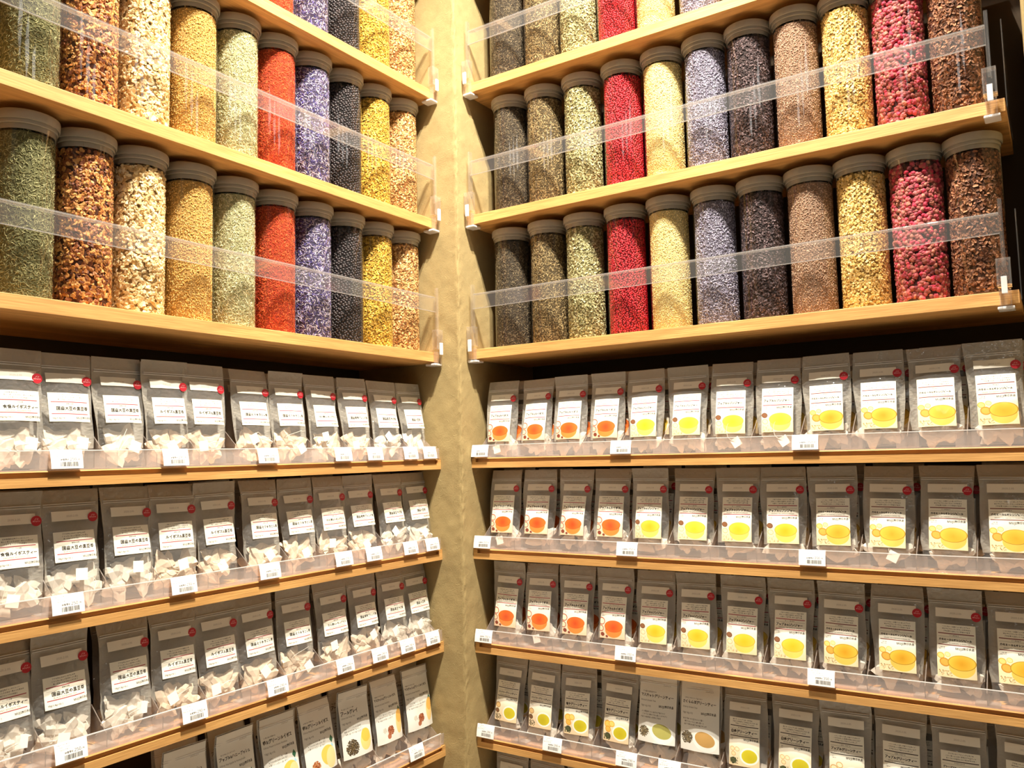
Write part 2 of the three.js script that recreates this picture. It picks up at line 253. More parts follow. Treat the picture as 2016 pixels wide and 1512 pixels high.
const LABELS = {
  rooibos: grainLabel('有機ルイボスティー', 'ORGANIC ROOIBOS TEA', 'ハーブのお茶', '30g(3g×10袋)', 101),
  soybean: grainLabel('国産大豆の黒豆茶', 'BLACK SOYBEANS TEA', '穀物のお茶', '18g(1.8g×10袋)', 102),
  mixed: grainLabel('ルイボス&黒豆茶', 'ROOIBOS & BLACK SOYBEANS', '穀物のお茶', '20g(2g×10袋)', 103),
  corn: grainLabel('国産とうもろこし茶', 'CORN TEA', '穀物のお茶', '35g(3.5g×10袋)', 104),
  barley: grainLabel('はと麦&レモングラス', 'HATOMUGI & LEMONGRASS', '穀物のお茶', '20g(2g×10袋)', 105),
  blend: grainLabel('国産穀物ブレンド茶', 'GRAIN BLEND TEA', '穀物のお茶', '25g(2.5g×10袋)', 106),
  soba: grainLabel('国産黒豆そば茶', 'BUCKWHEAT TEA', '穀物のお茶', '25g(2.5g×10袋)', 107),
  bean: grainLabel('国産小豆茶', 'AZUKI BEAN TEA', '穀物のお茶', '25g(2.5g×10袋)', 108),
  appleRooibos: herbLabel('アップル&ルイボス', 'ORGANIC TEA APPLE & ROOIBOS', RED, ORANGE, 111),
  appleGinger: herbLabel('アップル&ジンジャー', 'ORGANIC TEA APPLE & GINGER', RED, YELLOW, 112),
  chamomile: herbLabel('カモミール&オレンジピール', 'ORGANIC TEA CHAMOMILE & ORANGE PEEL', '#7c3030', CHAMO, 113),
  gingerGreen: herbLabel('ジンジャーグリーンティー', 'GINGER GREEN TEA', '#3a3027', GREEN([[0.12, 0.62, 0.12, '#d8b478', '#a87a46'], [0.1, 0.76, 0.1, '#7a5230', '#4a3420']], ['#3e3a20', '#5a4a2a']), 114),
  yuzuGreen: herbLabel('柚子グリーンティー', 'YUZU GREEN TEA', '#3a3027', GREEN([[0.18, 0.62, 0.15, '#eec25a', '#d99a2c'], [0.34, 0.6, 0.12, '#f0cb6a', '#dba436'], [0.2, 0.73, 0.12, '#ecb84c', '#d8962a'], [0.2, 0.88, 0.12, '#4a4f30', '#32361f']], ['#3c4226', '#565c34']), 115),
  peachGreen: herbLabel('白桃グリーンティー', 'WHITE PEACH GREEN TEA', '#3a3027', GREEN([[0.12, 0.66, 0.08, '#f4dcae', '#d0a468'], [0.28, 0.66, 0.08, '#f6e2b8', '#d4aa70'], [0.16, 0.76, 0.08, '#f2d8a6', '#cca062'], [0.16, 0.9, 0.11, '#4a4f30', '#32361f']], ['#3c4226', '#565c34']), 116),
  appleGreen: herbLabel('アップルグリーンティー', 'APPLE GREEN TEA', '#3a3027', GREEN([[0.14, 0.68, 0.12, '#f2e0b6', '#c99a58'], [0.3, 0.6, 0.1, '#f4e4bc', '#cf9f5c']], ['#3c4226', '#565c34']), 117),
  grapefruitGreen: herbLabel('グレープフルーツグリーンティー', 'GRAPEFRUIT GREEN TEA', '#3a3027', GREEN([[0.16, 0.68, 0.14, '#f0a86a', '#e6c070']], ['#3c4226', '#565c34']), 118),
  chestnutGreen: herbLabel('栗グリーンティー', 'CHESTNUT GREEN TEA', '#3a3027', GREEN([[0.16, 0.68, 0.13, '#c48a4a', '#8a5a2c']], ['#3c4226', '#565c34']), 119),
  muscatPouch: pouchLabel('マスカットグリーンティー', 'Muscat Green Tea', (c, w, h) => { disc(c, 196, 372, 92, 62, '#f8f6ee'); disc(c, 196, 360, 76, 46, '#b3ad5c'); heap(c, 52, 372, 40, ['#6a5c42', '#8c7a58', '#4c4430'], 90); }, 121),
  cherryPouch: pouchLabel('さくらんぼグリーンティー', 'Cherry Green Tea', (c, w, h) => { disc(c, 196, 372, 92, 62, '#f8f6ee'); disc(c, 196, 360, 76, 46, '#c49a58'); heap(c, 56, 360, 44, ['#5a4c38', '#7a6a4c', '#463e2c'], 110); }, 122),
  honeybush: pouchLabel('アップル&ハニーブッシュ', 'Citrus Tea Apple & Honeybush', (c) => { diamond(c, 262, 262); disc(c, 214, 362, 74, 66, '#f4c65e'); disc(c, 222, 368, 46, 38, '#f8d987'); heap(c, 86, 392, 34, ['#a4562c', '#7c3c1c'], 80); }, 123),
  peachRooibos: pouchLabel('桃&グリーンルイボス', 'Citrus Peach & Green Rooibos', (c) => { diamond(c, 262, 262); disc(c, 212, 352, 72, 62, '#f6c559'); disc(c, 236, 372, 50, 66, '#f4d79a'); heap(c, 86, 396, 38, ['#b0622e', '#8a4420', '#c88a50'], 90); }, 124),
  earlGrey: pouchLabel('アールグレイ', 'Citrus Earl Grey Tea', (c) => { disc(c, 224, 350, 58, 66, '#f5d985'); disc(c, 228, 318, 48, 44, '#f0c44e'); heap(c, 86, 372, 58, ['#4a3a22', '#6a5630', '#302818'], 190); }, 125),
  muscatRooibos: pouchLabel('マスカット&グリーンルイボス', 'Muscat & Green Rooibos', (c) => { diamond(c, 278, 242); disc(c, 262, 320, 42, 84, '#f3d08a'); disc(c, 268, 286, 38, 46, '#eeb65a'); heap(c, 150, 362, 34, ['#a0522c', '#c07a58', '#7c3c20'], 110); heap(c, 126, 398, 18, ['#a0522c', '#c07a58'], 50); heap(c, 84, 352, 20, ['#ddd8ca', '#cfc9b8'], 30); }, 126),
};
const matOf = new Map(Object.entries(LABELS).map(([k, t]) => [k, new THREE.MeshPhysicalMaterial({ map: t, roughness: 0.6, clearcoat: 0.6, clearcoatRoughness: 0.12 })]));
reseed(60);
const dateMat = new THREE.MeshStandardMaterial({ map: canvasTexture(256, 64, (c, w, h) => { c.fillStyle = '#efeadb'; c.fillRect(0, 0, w, h); latin(c, '2020.2.05', 92, 40, 17, '#b4aea2'); smallPrint(c, 212, 8, 20, 1, 12); }), roughness: 0.6 });
const stickerMat = new THREE.MeshStandardMaterial({ map: canvasTexture(96, 96, (c) => { c.fillStyle = '#b8202f'; c.fillRect(0, 0, 96, 96); write(c, 'ノン', 30, 20, 20, 0.13, '#f6e3dc'); write(c, 'カフェイン', 14, 44, 15, 0.13, '#f6e3dc', 0.9); }), roughness: 0.45 });
const priceMat = new Map([190, 250, 290, 350, 450].map((p) => [p, new THREE.MeshStandardMaterial({
  roughness: 0.7, map: canvasTexture(212, 124, (c, w, h) => {
    reseed(p); c.fillStyle = '#fbfaf6'; c.fillRect(0, 0, w, h);
    smallPrint(c, 8, 8, 90, 1, 10, '#77716a'); smallPrint(c, 8, 24, 120, 2, 10, '#8a847c');
    write(c, '消費税込', 62, 58, 15, 0.12, '#3b362f'); latin(c, String(p), 124, 73, 28, '#2c2822'); write(c, '円', 178, 58, 15, 0.1, '#3b362f');
    let x = 62; c.fillStyle = '#2b2824'; while (x < 176) { const b = rr(1.5, 4.5); c.fillRect(x, 80, b, 30); x += b + rr(1.5, 4.5); }
  }),
})]));

// ------------------------------------------------------------------ the room
const BACK = -0.36, RIGHT_END = 1.293, LEFT_END = 1.42, FAR = 4.6;
struct('floor', metreUV(box(FAR + 0.8, 0.1, FAR + 0.8, FAR / 2 - 0.2, -0.05, FAR / 2 - 0.2)), M.floor);
struct('ceiling', box(FAR + 0.8, 0.1, FAR + 0.8, FAR / 2 - 0.2, CEIL + 0.05, FAR / 2 - 0.2), M.ceiling);
struct('wall_left_alcove', box(0.12, CEIL, LEFT_END, BACK - 0.06, CEIL / 2, LEFT_END / 2), M.back);
struct('wall_right_alcove', box(RIGHT_END, CEIL, 0.12, RIGHT_END / 2, CEIL / 2, BACK - 0.06), M.back);
struct('wall_left', metreUV(box(0.5, CEIL, FAR - LEFT_END + 0.1, -0.25, CEIL / 2, (FAR + LEFT_END + 0.1) / 2, 0.006), 'y'), M.plaster);
struct('wall_right', metreUV(box(FAR - RIGHT_END + 0.1, CEIL, 0.5, (FAR + RIGHT_END + 0.1) / 2, CEIL / 2, -0.25, 0.006), 'y'), M.plaster);
struct('wall_behind', box(FAR + 0.1, CEIL, 0.12, FAR / 2, CEIL / 2, FAR + 0.06), M.shopWall);
struct('wall_side', box(0.12, CEIL, FAR + 0.1, FAR + 0.06, CEIL / 2, FAR / 2), M.shopWall);
{ // the plastered corner pillar between the two alcoves: both faces and a rough trowelled arris
  const S = 96, V = 560, W = 0.48, pos = [], uv = [], idx = [];
  for (let j = 0; j <= V; j++) {
    const y = CEIL * j / V;
    for (let i = 0; i <= S; i++) {
      const t = i / S * 2 - 1, s = Math.sign(t) * Math.pow(Math.abs(t), 1.6) * W, e = Math.exp(-Math.pow(s / 0.012, 2));
      let b = (fbm(s * 30 + 9, y * 30, 200, 3) - 0.45) * 0.0035 + e * (vnoise(s * 260, y * 130, 210) - 0.5) * 0.0035;
      const r = 0.006, k = Math.max(0, 1 - Math.abs(s) / r);                     // rounds the arris
      let x = s < 0 ? s : 0, z = s < 0 ? 0 : -s, nx = s < 0 ? 0 : 1, nz = s < 0 ? 1 : 0;
      const q = Math.max(0, Math.min(1, (s + r) / (2 * r))); nx = q; nz = 1 - q;
      const n = Math.hypot(nx, nz); b -= k * 0.002;
      pos.push(x + nx / n * b, y, z + nz / n * b); uv.push(s, y);
    }
  }
  for (let j = 0; j < V; j++) for (let i = 0; i < S; i++) { const a = j * (S + 1) + i; idx.push(a, a + 1, a + S + 2, a, a + S + 2, a + S + 1); }
  const n0 = pos.length / 3; // back faces that close it
  pos.push(-W, 0, 0, -W, CEIL, 0, -W, 0, -W, -W, CEIL, -W, 0, 0, -W, 0, CEIL, -W); for (let i = 0; i < 6; i++) uv.push(0, 0);
  idx.push(n0, n0 + 1, n0 + 3, n0, n0 + 3, n0 + 2, n0 + 2, n0 + 3, n0 + 5, n0 + 2, n0 + 5, n0 + 4);
  const g = new THREE.BufferGeometry(); g.setAttribute('position', new THREE.Float32BufferAttribute(pos, 3)); g.setAttribute('uv', new THREE.Float32BufferAttribute(uv, 2)); g.setIndex(idx); g.computeVertexNormals();
  struct('wall_corner_pillar', g, M.plaster);
}
// lamps
LAMPS.forEach(([x, y, z, ax, ay, az, I, ang, pen], i) => {
  const o = thing('ceiling_spotlight', ['round ceiling spotlight nearer the right shelves', 'round ceiling spotlight nearer the left shelves'][i], 'spotlight');
  o.position.set(x, H + y, z);
  part('housing', new THREE.LatheGeometry([[0.034, -0.005], [0.038, -0.006], [0.04, 0], [0.04, CEIL - H - y], [0.0, CEIL - H - y]].map((p) => new THREE.Vector2(...p)), 32), M.metal, o);
  const lens = new THREE.CylinderGeometry(0.033, 0.033, 0.004, 16); lens.translate(0, 0.002, 0);
  part('lens', lens, M.glow, o);
  const l = new THREE.SpotLight(LAMP_COLOR, I, 0, ang, pen, 2);
  l.position.set(x, H + y - 0.03, z); l.target.position.set(ax, H + ay, az); l.castShadow = true; l.shadow.radius = 0.9; l.shadow.mapSize.set(2048, 2048); l.shadow.bias = -0.0005;
  l.name = 'spotlight_lamp'; scene.add(l, l.target);
});
[[3.0, 3.0], [1.6, 3.9], [3.9, 1.6]].forEach(([x, z], i) => {  // panels out of view, placed to lighten the shaded parts of the shelves
  const o = thing('unseen_light_panel', ['unseen square light panel in the ceiling behind the viewer', 'unseen square light panel in the ceiling left behind the viewer', 'unseen square light panel in the ceiling right of the viewer'][i], 'ceiling light');
  o.position.set(x, CEIL, z);
  part('frame', merge([box(0.84, 0.03, 0.03, 0, -0.015, 0.405), box(0.84, 0.03, 0.03, 0, -0.015, -0.405), box(0.03, 0.03, 0.78, 0.405, -0.015, 0), box(0.03, 0.03, 0.78, -0.405, -0.015, 0)]), M.metal, o);
  part('diffuser', box(0.78, 0.01, 0.78, 0, -0.012, 0), M.panelGlow, o);
  const l = new THREE.RectAreaLight(new THREE.Color(1.0, 0.985, 0.93), FILL, 0.76, 0.76); l.position.set(x, CEIL - 0.02, z); l.lookAt(x, 0, z); l.name = 'unseen_panel_light'; scene.add(l);
});

// ------------------------------------------------------------------ shelves
const T = 0.026, DEPTH = 0.285;
const SHELF = { // heights of the top faces above H
  L: [0.36, 0, -0.36, -0.7217, -1.0042, -1.2396, -1.4749, -1.7356, -1.972], R: [0.375, 0.0166, -0.3504, -0.7151, -1.0029, -1.239, -1.4782, -1.7156, -1.952],
};
const JARSHELF = { L: 1.4, R: 1.257 }, TEASHELF = { L: 1.4, R: 1.288 };
const ORD = ['overhead', 'upper', 'middle', 'lower'], TEA = ['top', 'second', 'third', 'fourth', 'bottom'], SIDE = { L: 'left', R: 'right' };
for (const side of ['L', 'R']) SHELF[side].forEach((y, i) => {
  const tea = i >= 4, len = (tea ? TEASHELF : JARSHELF)[side], s = side === 'L' ? -1 : 1;      // the thing's own x points to the viewer's right
  const name = i === 0 ? 'long oak shelf above the picture' : tea ? TEA[i - 4] + ' oak tea shelf with grooved front edge' : ORD[i] + ' oak jar shelf with plain square edge';
  const o = thing('wall_shelf', name + ' on the ' + SIDE[side] + ' wall', 'shelf');
  place(o, side, 0, y, 0);
  let g;
  if (!tea) g = box(len, T, DEPTH, s * len / 2, -T / 2, -DEPTH / 2, 0.0012);
  else {
    const sh = new THREE.Shape([[0, -0.002], [-0.008, -0.002], [-0.008, -0.011], [0, -0.011], [0, -T], [-DEPTH, -T], [-DEPTH, 0], [-0.001, 0]].map((p) => new THREE.Vector2(...p)));
    const e = new THREE.ExtrudeGeometry(sh, { depth: len - 0.013, bevelEnabled: false }); e.rotateY(-Math.PI / 2); // shape x -> z, extrusion -> -x
    e.translate(s > 0 ? len : -0.013, 0, 0);
    g = merge([e, box(0.013, T, DEPTH, s * 0.0065, -T / 2, -DEPTH / 2)]);
  }
  part('board', metreUV(g), M.wood, o);
});

// ------------------------------------------------------------------ jars
const PR = 0.0495, JH = 0.307;                       // glass radius, glass height
const glassGeo = new THREE.LatheGeometry([[0.0, 0.001], [0.044, 0.001], [0.0485, 0.004], [PR, 0.01], [PR, JH], [PR - 0.0022, JH]].map((p) => new THREE.Vector2(...p)), 48);
const lidGeo = toCreasedNormals(new THREE.LatheGeometry([[0.0, 0.323], [0.051, 0.323], [0.0535, 0.3215], [0.0542, 0.319], [0.0542, 0.308], [0.0532, 0.3065], [0.0515, 0.3065], [0.0515, 0.305]].map((p) => new THREE.Vector2(...p)), 56), 0.6);
const collarGeo = toCreasedNormals(new THREE.LatheGeometry([[0.0505, 0.307], [0.0505, 0.3], [0.0498, 0.299], [0.0472, 0.299], [0.0472, 0.29], [0.046, 0.29], [0.046, 0.307]].map((p) => new THREE.Vector2(...p)), 56), 0.6);
function shaped(g, f) { const p = g.attributes.position, v = new THREE.Vector3(); for (let i = 0; i < p.count; i++) { v.fromBufferAttribute(p, i); f(v); p.setXYZ(i, v.x, v.y, v.z); } g.computeVertexNormals(); return g; }
const PIECE = {
  sliver: shaped(new THREE.OctahedronGeometry(1, 0), (v) => v.set(v.x, v.y * 0.16 + v.x * v.x * 0.12, v.z * 0.12)),
  grain: shaped(new THREE.OctahedronGeometry(1, 0), (v) => v.set(v.x, v.y * 0.55, v.z * 0.5)),
  bud: shaped(new THREE.IcosahedronGeometry(1, 0), (v) => v.set(v.x, v.y * 0.46, v.z * 0.42)),
  chip: shaped(new THREE.IcosahedronGeometry(1, 0), (v) => v.set(v.x * (1 + 0.25 * Math.sin(v.y * 3)), v.y * 0.72, v.z * 0.28 + 0.3 * v.x * v.x)),
  flake: shaped(new THREE.IcosahedronGeometry(1, 0), (v) => v.set(v.x, v.y * 0.5, v.z * 0.16 + 0.4 * v.y * v.y)),
  bead: new THREE.IcosahedronGeometry(1, 2),
  rosebud: shaped(new THREE.IcosahedronGeometry(1, 1), (v) => { const k = 1 + 0.12 * Math.sin(v.x * 5 + v.y * 4); v.set(v.x * k, v.y * 0.85 * k, v.z * 0.8); }),
};
// kind: [what, piece, length of a piece in mm, how many, core colour, piece colours, roughness]
const KINDS = {
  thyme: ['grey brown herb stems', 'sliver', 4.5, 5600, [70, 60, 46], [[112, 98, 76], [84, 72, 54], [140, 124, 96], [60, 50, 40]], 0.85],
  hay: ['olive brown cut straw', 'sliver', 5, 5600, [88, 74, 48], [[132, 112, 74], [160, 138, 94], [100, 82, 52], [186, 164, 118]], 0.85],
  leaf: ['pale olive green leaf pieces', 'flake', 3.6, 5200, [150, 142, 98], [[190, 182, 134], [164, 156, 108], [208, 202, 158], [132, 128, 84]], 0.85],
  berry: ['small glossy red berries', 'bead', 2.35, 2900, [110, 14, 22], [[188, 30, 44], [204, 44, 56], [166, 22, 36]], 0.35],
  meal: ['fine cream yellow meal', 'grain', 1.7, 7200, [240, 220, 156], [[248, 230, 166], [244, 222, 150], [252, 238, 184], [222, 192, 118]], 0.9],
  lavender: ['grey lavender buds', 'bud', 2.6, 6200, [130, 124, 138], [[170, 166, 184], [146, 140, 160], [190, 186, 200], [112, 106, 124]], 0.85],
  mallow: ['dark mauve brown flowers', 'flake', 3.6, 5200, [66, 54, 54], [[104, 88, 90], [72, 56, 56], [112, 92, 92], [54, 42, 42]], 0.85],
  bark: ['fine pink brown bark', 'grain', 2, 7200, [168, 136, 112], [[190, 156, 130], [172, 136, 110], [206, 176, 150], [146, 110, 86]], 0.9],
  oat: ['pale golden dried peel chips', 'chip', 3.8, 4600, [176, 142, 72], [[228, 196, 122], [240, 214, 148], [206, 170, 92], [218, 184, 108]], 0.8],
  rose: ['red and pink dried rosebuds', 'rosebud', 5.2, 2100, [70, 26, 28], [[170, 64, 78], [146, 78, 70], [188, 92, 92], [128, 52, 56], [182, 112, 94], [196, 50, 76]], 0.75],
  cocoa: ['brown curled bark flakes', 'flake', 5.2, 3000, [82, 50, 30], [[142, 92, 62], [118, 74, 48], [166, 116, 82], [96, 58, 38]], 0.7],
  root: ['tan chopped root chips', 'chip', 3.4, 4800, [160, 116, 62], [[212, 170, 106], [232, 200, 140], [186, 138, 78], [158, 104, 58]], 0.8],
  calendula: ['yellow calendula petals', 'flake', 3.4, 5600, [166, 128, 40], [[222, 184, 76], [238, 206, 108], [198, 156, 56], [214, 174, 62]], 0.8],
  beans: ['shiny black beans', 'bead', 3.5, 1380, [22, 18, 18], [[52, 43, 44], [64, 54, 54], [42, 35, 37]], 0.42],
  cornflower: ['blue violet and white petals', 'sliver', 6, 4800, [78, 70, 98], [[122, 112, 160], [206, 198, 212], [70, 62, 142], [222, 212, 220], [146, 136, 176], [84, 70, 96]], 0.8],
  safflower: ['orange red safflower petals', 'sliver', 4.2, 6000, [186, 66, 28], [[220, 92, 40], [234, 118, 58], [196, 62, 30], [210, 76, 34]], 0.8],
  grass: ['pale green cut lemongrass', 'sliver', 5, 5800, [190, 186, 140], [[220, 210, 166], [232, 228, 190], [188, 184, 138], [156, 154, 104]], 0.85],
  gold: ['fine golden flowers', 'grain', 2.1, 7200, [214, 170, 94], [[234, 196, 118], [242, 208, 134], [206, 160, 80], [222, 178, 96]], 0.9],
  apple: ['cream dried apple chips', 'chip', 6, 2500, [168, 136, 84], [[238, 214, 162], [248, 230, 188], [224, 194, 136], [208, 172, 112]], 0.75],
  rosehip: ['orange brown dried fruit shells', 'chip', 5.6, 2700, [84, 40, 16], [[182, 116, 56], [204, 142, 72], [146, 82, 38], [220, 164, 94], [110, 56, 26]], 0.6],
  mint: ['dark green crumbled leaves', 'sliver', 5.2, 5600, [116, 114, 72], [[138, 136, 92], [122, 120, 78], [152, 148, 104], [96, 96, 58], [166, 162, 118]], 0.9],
};
const speck = dataTexture(128, 128, (x, y) => { const v = clamp255(185 + 90 * hash(x, y, 4) * (0.4 + vnoise(x / 6, y / 6, 8))); return [v, v, v]; }, true, [10, 6]);
const RC = 0.0452, CT = 0.29;
const coreGeo = new THREE.LatheGeometry([[0.0, 0.006], [RC, 0.006], [RC, CT - 0.004], [RC - 0.006, CT], [0.0, CT + 0.006]].map((p) => new THREE.Vector2(...p)), 40);
function makeJar(key, k) {
  const [what, piece, mm, count, core, cols, rough] = KINDS[key];
  const t = thing('storage_jar', 'jar', 'jar');
  part('glass_body', glassGeo, M.glass, t);
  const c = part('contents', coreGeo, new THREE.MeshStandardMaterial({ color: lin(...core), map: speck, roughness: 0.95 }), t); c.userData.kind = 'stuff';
  const im = lit(new THREE.InstancedMesh(PIECE[piece], new THREE.MeshStandardMaterial({ color: 0xffffff, roughness: rough, flatShading: !['bead', 'rosebud'].includes(piece) }), count));
  im.name = 'dried_pieces'; im.userData.kind = 'stuff';
  reseed(1000 + k);
  const m = new THREE.Matrix4(), q = new THREE.Quaternion(), q2 = new THREE.Quaternion(), e = new THREE.Euler(), P = new THREE.Vector3(), S = new THREE.Vector3(), col = new THREE.Color(), round = piece === 'bead';
  for (let i = 0; i < count; i++) {
    // sunflower order spreads beads evenly; the other pieces fall at random
    const u = round ? ((i * 0.61803398875) % 1 + rr(-0.012, 0.012) + 1) % 1 : rnd(), v = round ? Math.min(1, Math.max(0, (i + 0.5) / count + rr(-0.005, 0.005))) : rnd();
    const a = (u - 0.5) * 2 * 2.25, s = mm / 1000 * (round ? rr(0.92, 1.06) : rr(0.6, 1.25)), y = 0.007 + v * (CT - 0.005) + (round ? 0 : 0);
    const r = round ? Math.min(RC, 0.0471 - s) : Math.min(0.0463, RC + s * 0.35 * rnd() + 0.0003) - s * 0.12, top = y > CT - 0.006;
    P.set(Math.sin(a) * (top ? r * rr(0.5, 1) : r), top ? y + 0.004 * rnd() : y, Math.cos(a) * (top ? r * rr(0.5, 1) : r));
    e.set(rr(-0.5, 0.5), rr(-0.5, 0.5), rr(0, 6.28)); q.setFromEuler(e); q2.setFromAxisAngle(new THREE.Vector3(0, 1, 0), a); q.premultiply(q2);
    S.setScalar(s); m.compose(P, q, S); im.setMatrixAt(i, m);
    const cc = pick(cols), j = rr(0.93, 1.16); col.copy(lin(cc[0] * j, cc[1] * j, cc[2] * j)); im.setColorAt(i, col);
  }
  c.add(im);
  const lid = part('lid', lidGeo, M.lid, t); part('collar', collarGeo, M.lid, lid);
  return t;
}
const RK = ['thyme', 'hay', 'leaf', 'berry', 'meal', 'lavender', 'mallow', 'bark', 'oat', 'rose', 'cocoa'], LK = ['root', 'calendula', 'beans', 'cornflower', 'safflower', 'grass', 'gold', 'apple', 'rosehip', 'mint'];
const RX = [[0.092, 0.205, 0.316, 0.427, 0.534, 0.648], [0.098, 0.206, 0.321, 0.436, 0.545, 0.653, 0.758, 0.864, 0.969, 1.073, 1.178], [0.091, 0.206, 0.315, 0.432, 0.546, 0.66, 0.77, 0.877, 0.982, 1.088, 1.192]];
const LX = [[0.057, 0.163, 0.274, 0.383, 0.492], [0.058, 0.166, 0.272, 0.38, 0.487, 0.594, 0.702, 0.812, 0.92, 1.027], [0.056, 0.163, 0.27, 0.378, 0.488, 0.6, 0.708, 0.818, 0.925, 1.03]];
[['R', RK, RX, -0.081], ['L', LK, LX, -0.082]].forEach(([side, kinds, xs, d]) => kinds.forEach((key, k) => {
  let first;
  xs.forEach((row, i) => {
    if (row[k] === undefined) return;
    const o = first ? dup(first, 'storage_jar') : (first = makeJar(key, k + (side === 'L' ? 50 : 0)));
    o.userData.label = 'clear jar of ' + KINDS[key][0] + ' with pale lid on ' + ORD[i + 1] + ' ' + SIDE[side] + ' jar shelf';
    o.userData.group = 'jars of ' + KINDS[key][0];
    place(o, side, row[k], SHELF[side][i + 1], d);
    o.getObjectByName('dried_pieces').rotation.y = (side === 'L' ? -0.35 : 0.35) + (hash(i, k, 3) - 0.5) * 0.5;
  });
}));

// ------------------------------------------------------------------ acrylic rails and clamps along the jar shelves
const railH = 0.041, railY = 0.108;
for (const side of ['L', 'R']) for (let i = 1; i <= 3; i++) {
  const len = (side === 'L' ? 1.36 : 1.215), s = side === 'L' ? -1 : 1, u0 = 0.018;
  const o = thing('acrylic_rail', 'clear acrylic rail strip in front of jars on ' + ORD[i] + ' ' + SIDE[side] + ' shelf', 'rail');
  place(o, side, 0, SHELF[side][i], 0);
  part('strip', box(len, railH, 0.003, s * (u0 + len / 2), railY + railH / 2, 0.0035, 0.0006), M.acrylic, o);
  part('flange', box(len, 0.0025, 0.013, s * (u0 + len / 2), railY + railH - 0.0015, -0.0045, 0.0006), M.railEdge, o);
  part('lower_edge', box(len, 0.0014, 0.0036, s * (u0 + len / 2), railY, 0.0035), M.railEdge, o);
  const ends = side === 'L' ? [[0.016, 'pillar']] : [[0.016, 'pillar'], [1.235, 'far']];
  for (const [u, where] of ends) {
    const b = thing('rail_clamp', 'clear plastic rail clamp at the ' + where + ' end of ' + ORD[i] + ' ' + SIDE[side] + ' jar shelf', 'clamp');
    place(b, side, u, SHELF[side][i], 0);
    part('post', merge([box(0.005, 0.13, 0.005, 0, 0.108, 0.0085, 0.001), box(0.002, 0.13, 0.012, 0.0035, 0.108, 0.0045)]), M.acrylic, b);
    part('clamp_body', merge([box(0.024, 0.05, 0.003, 0, 0.034, 0.0165, 0.001), box(0.003, 0.05, 0.016, -0.0105, 0.034, 0.008), box(0.003, 0.05, 0.016, 0.0105, 0.034, 0.008), box(0.024, 0.004, 0.02, 0, 0.008, 0.008, 0.001), box(0.024, 0.003, 0.016, 0, 0.058, 0.008)]), M.acrylic, b);
    part('slide', box(0.01, 0.032, 0.005, 0, 0.008, 0.0205, 0.001), M.zip, b);
    part('leg', merge([box(0.018, 0.036, 0.003, 0, -0.016, 0.004, 0.001), box(0.003, 0.036, 0.012, -0.0085, -0.016, 0.0085), box(0.003, 0.036, 0.012, 0.0085, -0.016, 0.0085)]), M.acrylic, b);
    part('foot', box(0.028, 0.006, 0.034, 0, -0.033, -0.006, 0.002), M.zip, b);
    if (where === 'far') {
      const p = new THREE.Shape([[0.006, 0.15], [0.006, -0.02], [-0.2, -0.02], [-0.2, 0.02], [-0.02, 0.15]].map((q) => new THREE.Vector2(...q)));
      const g = new THREE.ExtrudeGeometry(p, { depth: 0.002, bevelEnabled: false }); g.rotateY(-Math.PI / 2); g.translate(0.026, 0, 0);
      part('side_panel', g, M.acrylic, b);
    }
  }
}

// ------------------------------------------------------------------ tea packets
const BH = 0.2;
function bagSurface(T0, sd, W0 = 0.0485) { // (u -1..1, v 0..1, face +1/-1) -> point
  return (u, v, f) => {
    const w = W0 * (1 - 0.1 * Math.pow(1 - v, 2) - 0.04 * Math.sin(v * 7 + sd) - 0.05 * (vnoise(v * 11 + (u > 0 ? 50 : 0), sd * 7.7, 320) - 0.4) * Math.min(1, (1 - v) * 4)), s = v < 0.12 ? 0.55 + 0.45 * v / 0.12 : Math.max(0, Math.min(1, (0.86 - v) / 0.5));
    const t = T0 * Math.pow(Math.max(0, 1 - u * u), 0.55) * Math.pow(s, 0.8);
    const n = (fbm(u * 2.2 + sd * 3.1, v * 5 + sd, 300 + sd, 3) - 0.45) * 0.008 * Math.min(1, (1 - v) * 6 + 0.12) * (1 - Math.pow(Math.abs(u), 4));
    return [u * w, v * BH, f * (t + 0.0005) + n * (f > 0 ? 1 : 0.5) - 0.006 * Math.pow(Math.max(0, v - 0.8) * 5, 2) * Math.sin(sd * 2.3)];
  };
}
function sheet(fn, nu, nv, thick) { // a thin closed sheet on fn(a, b) -> [x, y, z], its front towards +z
  const pos = [], uv = [], idx = [];
  for (const k of [0, 1]) for (let j = 0; j <= nv; j++) for (let i = 0; i <= nu; i++) { const p = fn(i / nu, j / nv); pos.push(p[0], p[1], p[2] - k * thick); uv.push(i / nu, j / nv); }
  const n = (nu + 1) * (nv + 1);
  for (let j = 0; j < nv; j++) for (let i = 0; i < nu; i++) { const a = j * (nu + 1) + i, b = a + nu + 1; idx.push(a, a + 1, b + 1, a, b + 1, b); idx.push(n + a, n + b + 1, n + a + 1, n + a, n + b, n + b + 1); }
  const g = new THREE.BufferGeometry(); g.setAttribute('position', new THREE.Float32BufferAttribute(pos, 3)); g.setAttribute('uv', new THREE.Float32BufferAttribute(uv, 2)); g.setIndex(idx); g.computeVertexNormals(); return g;
}
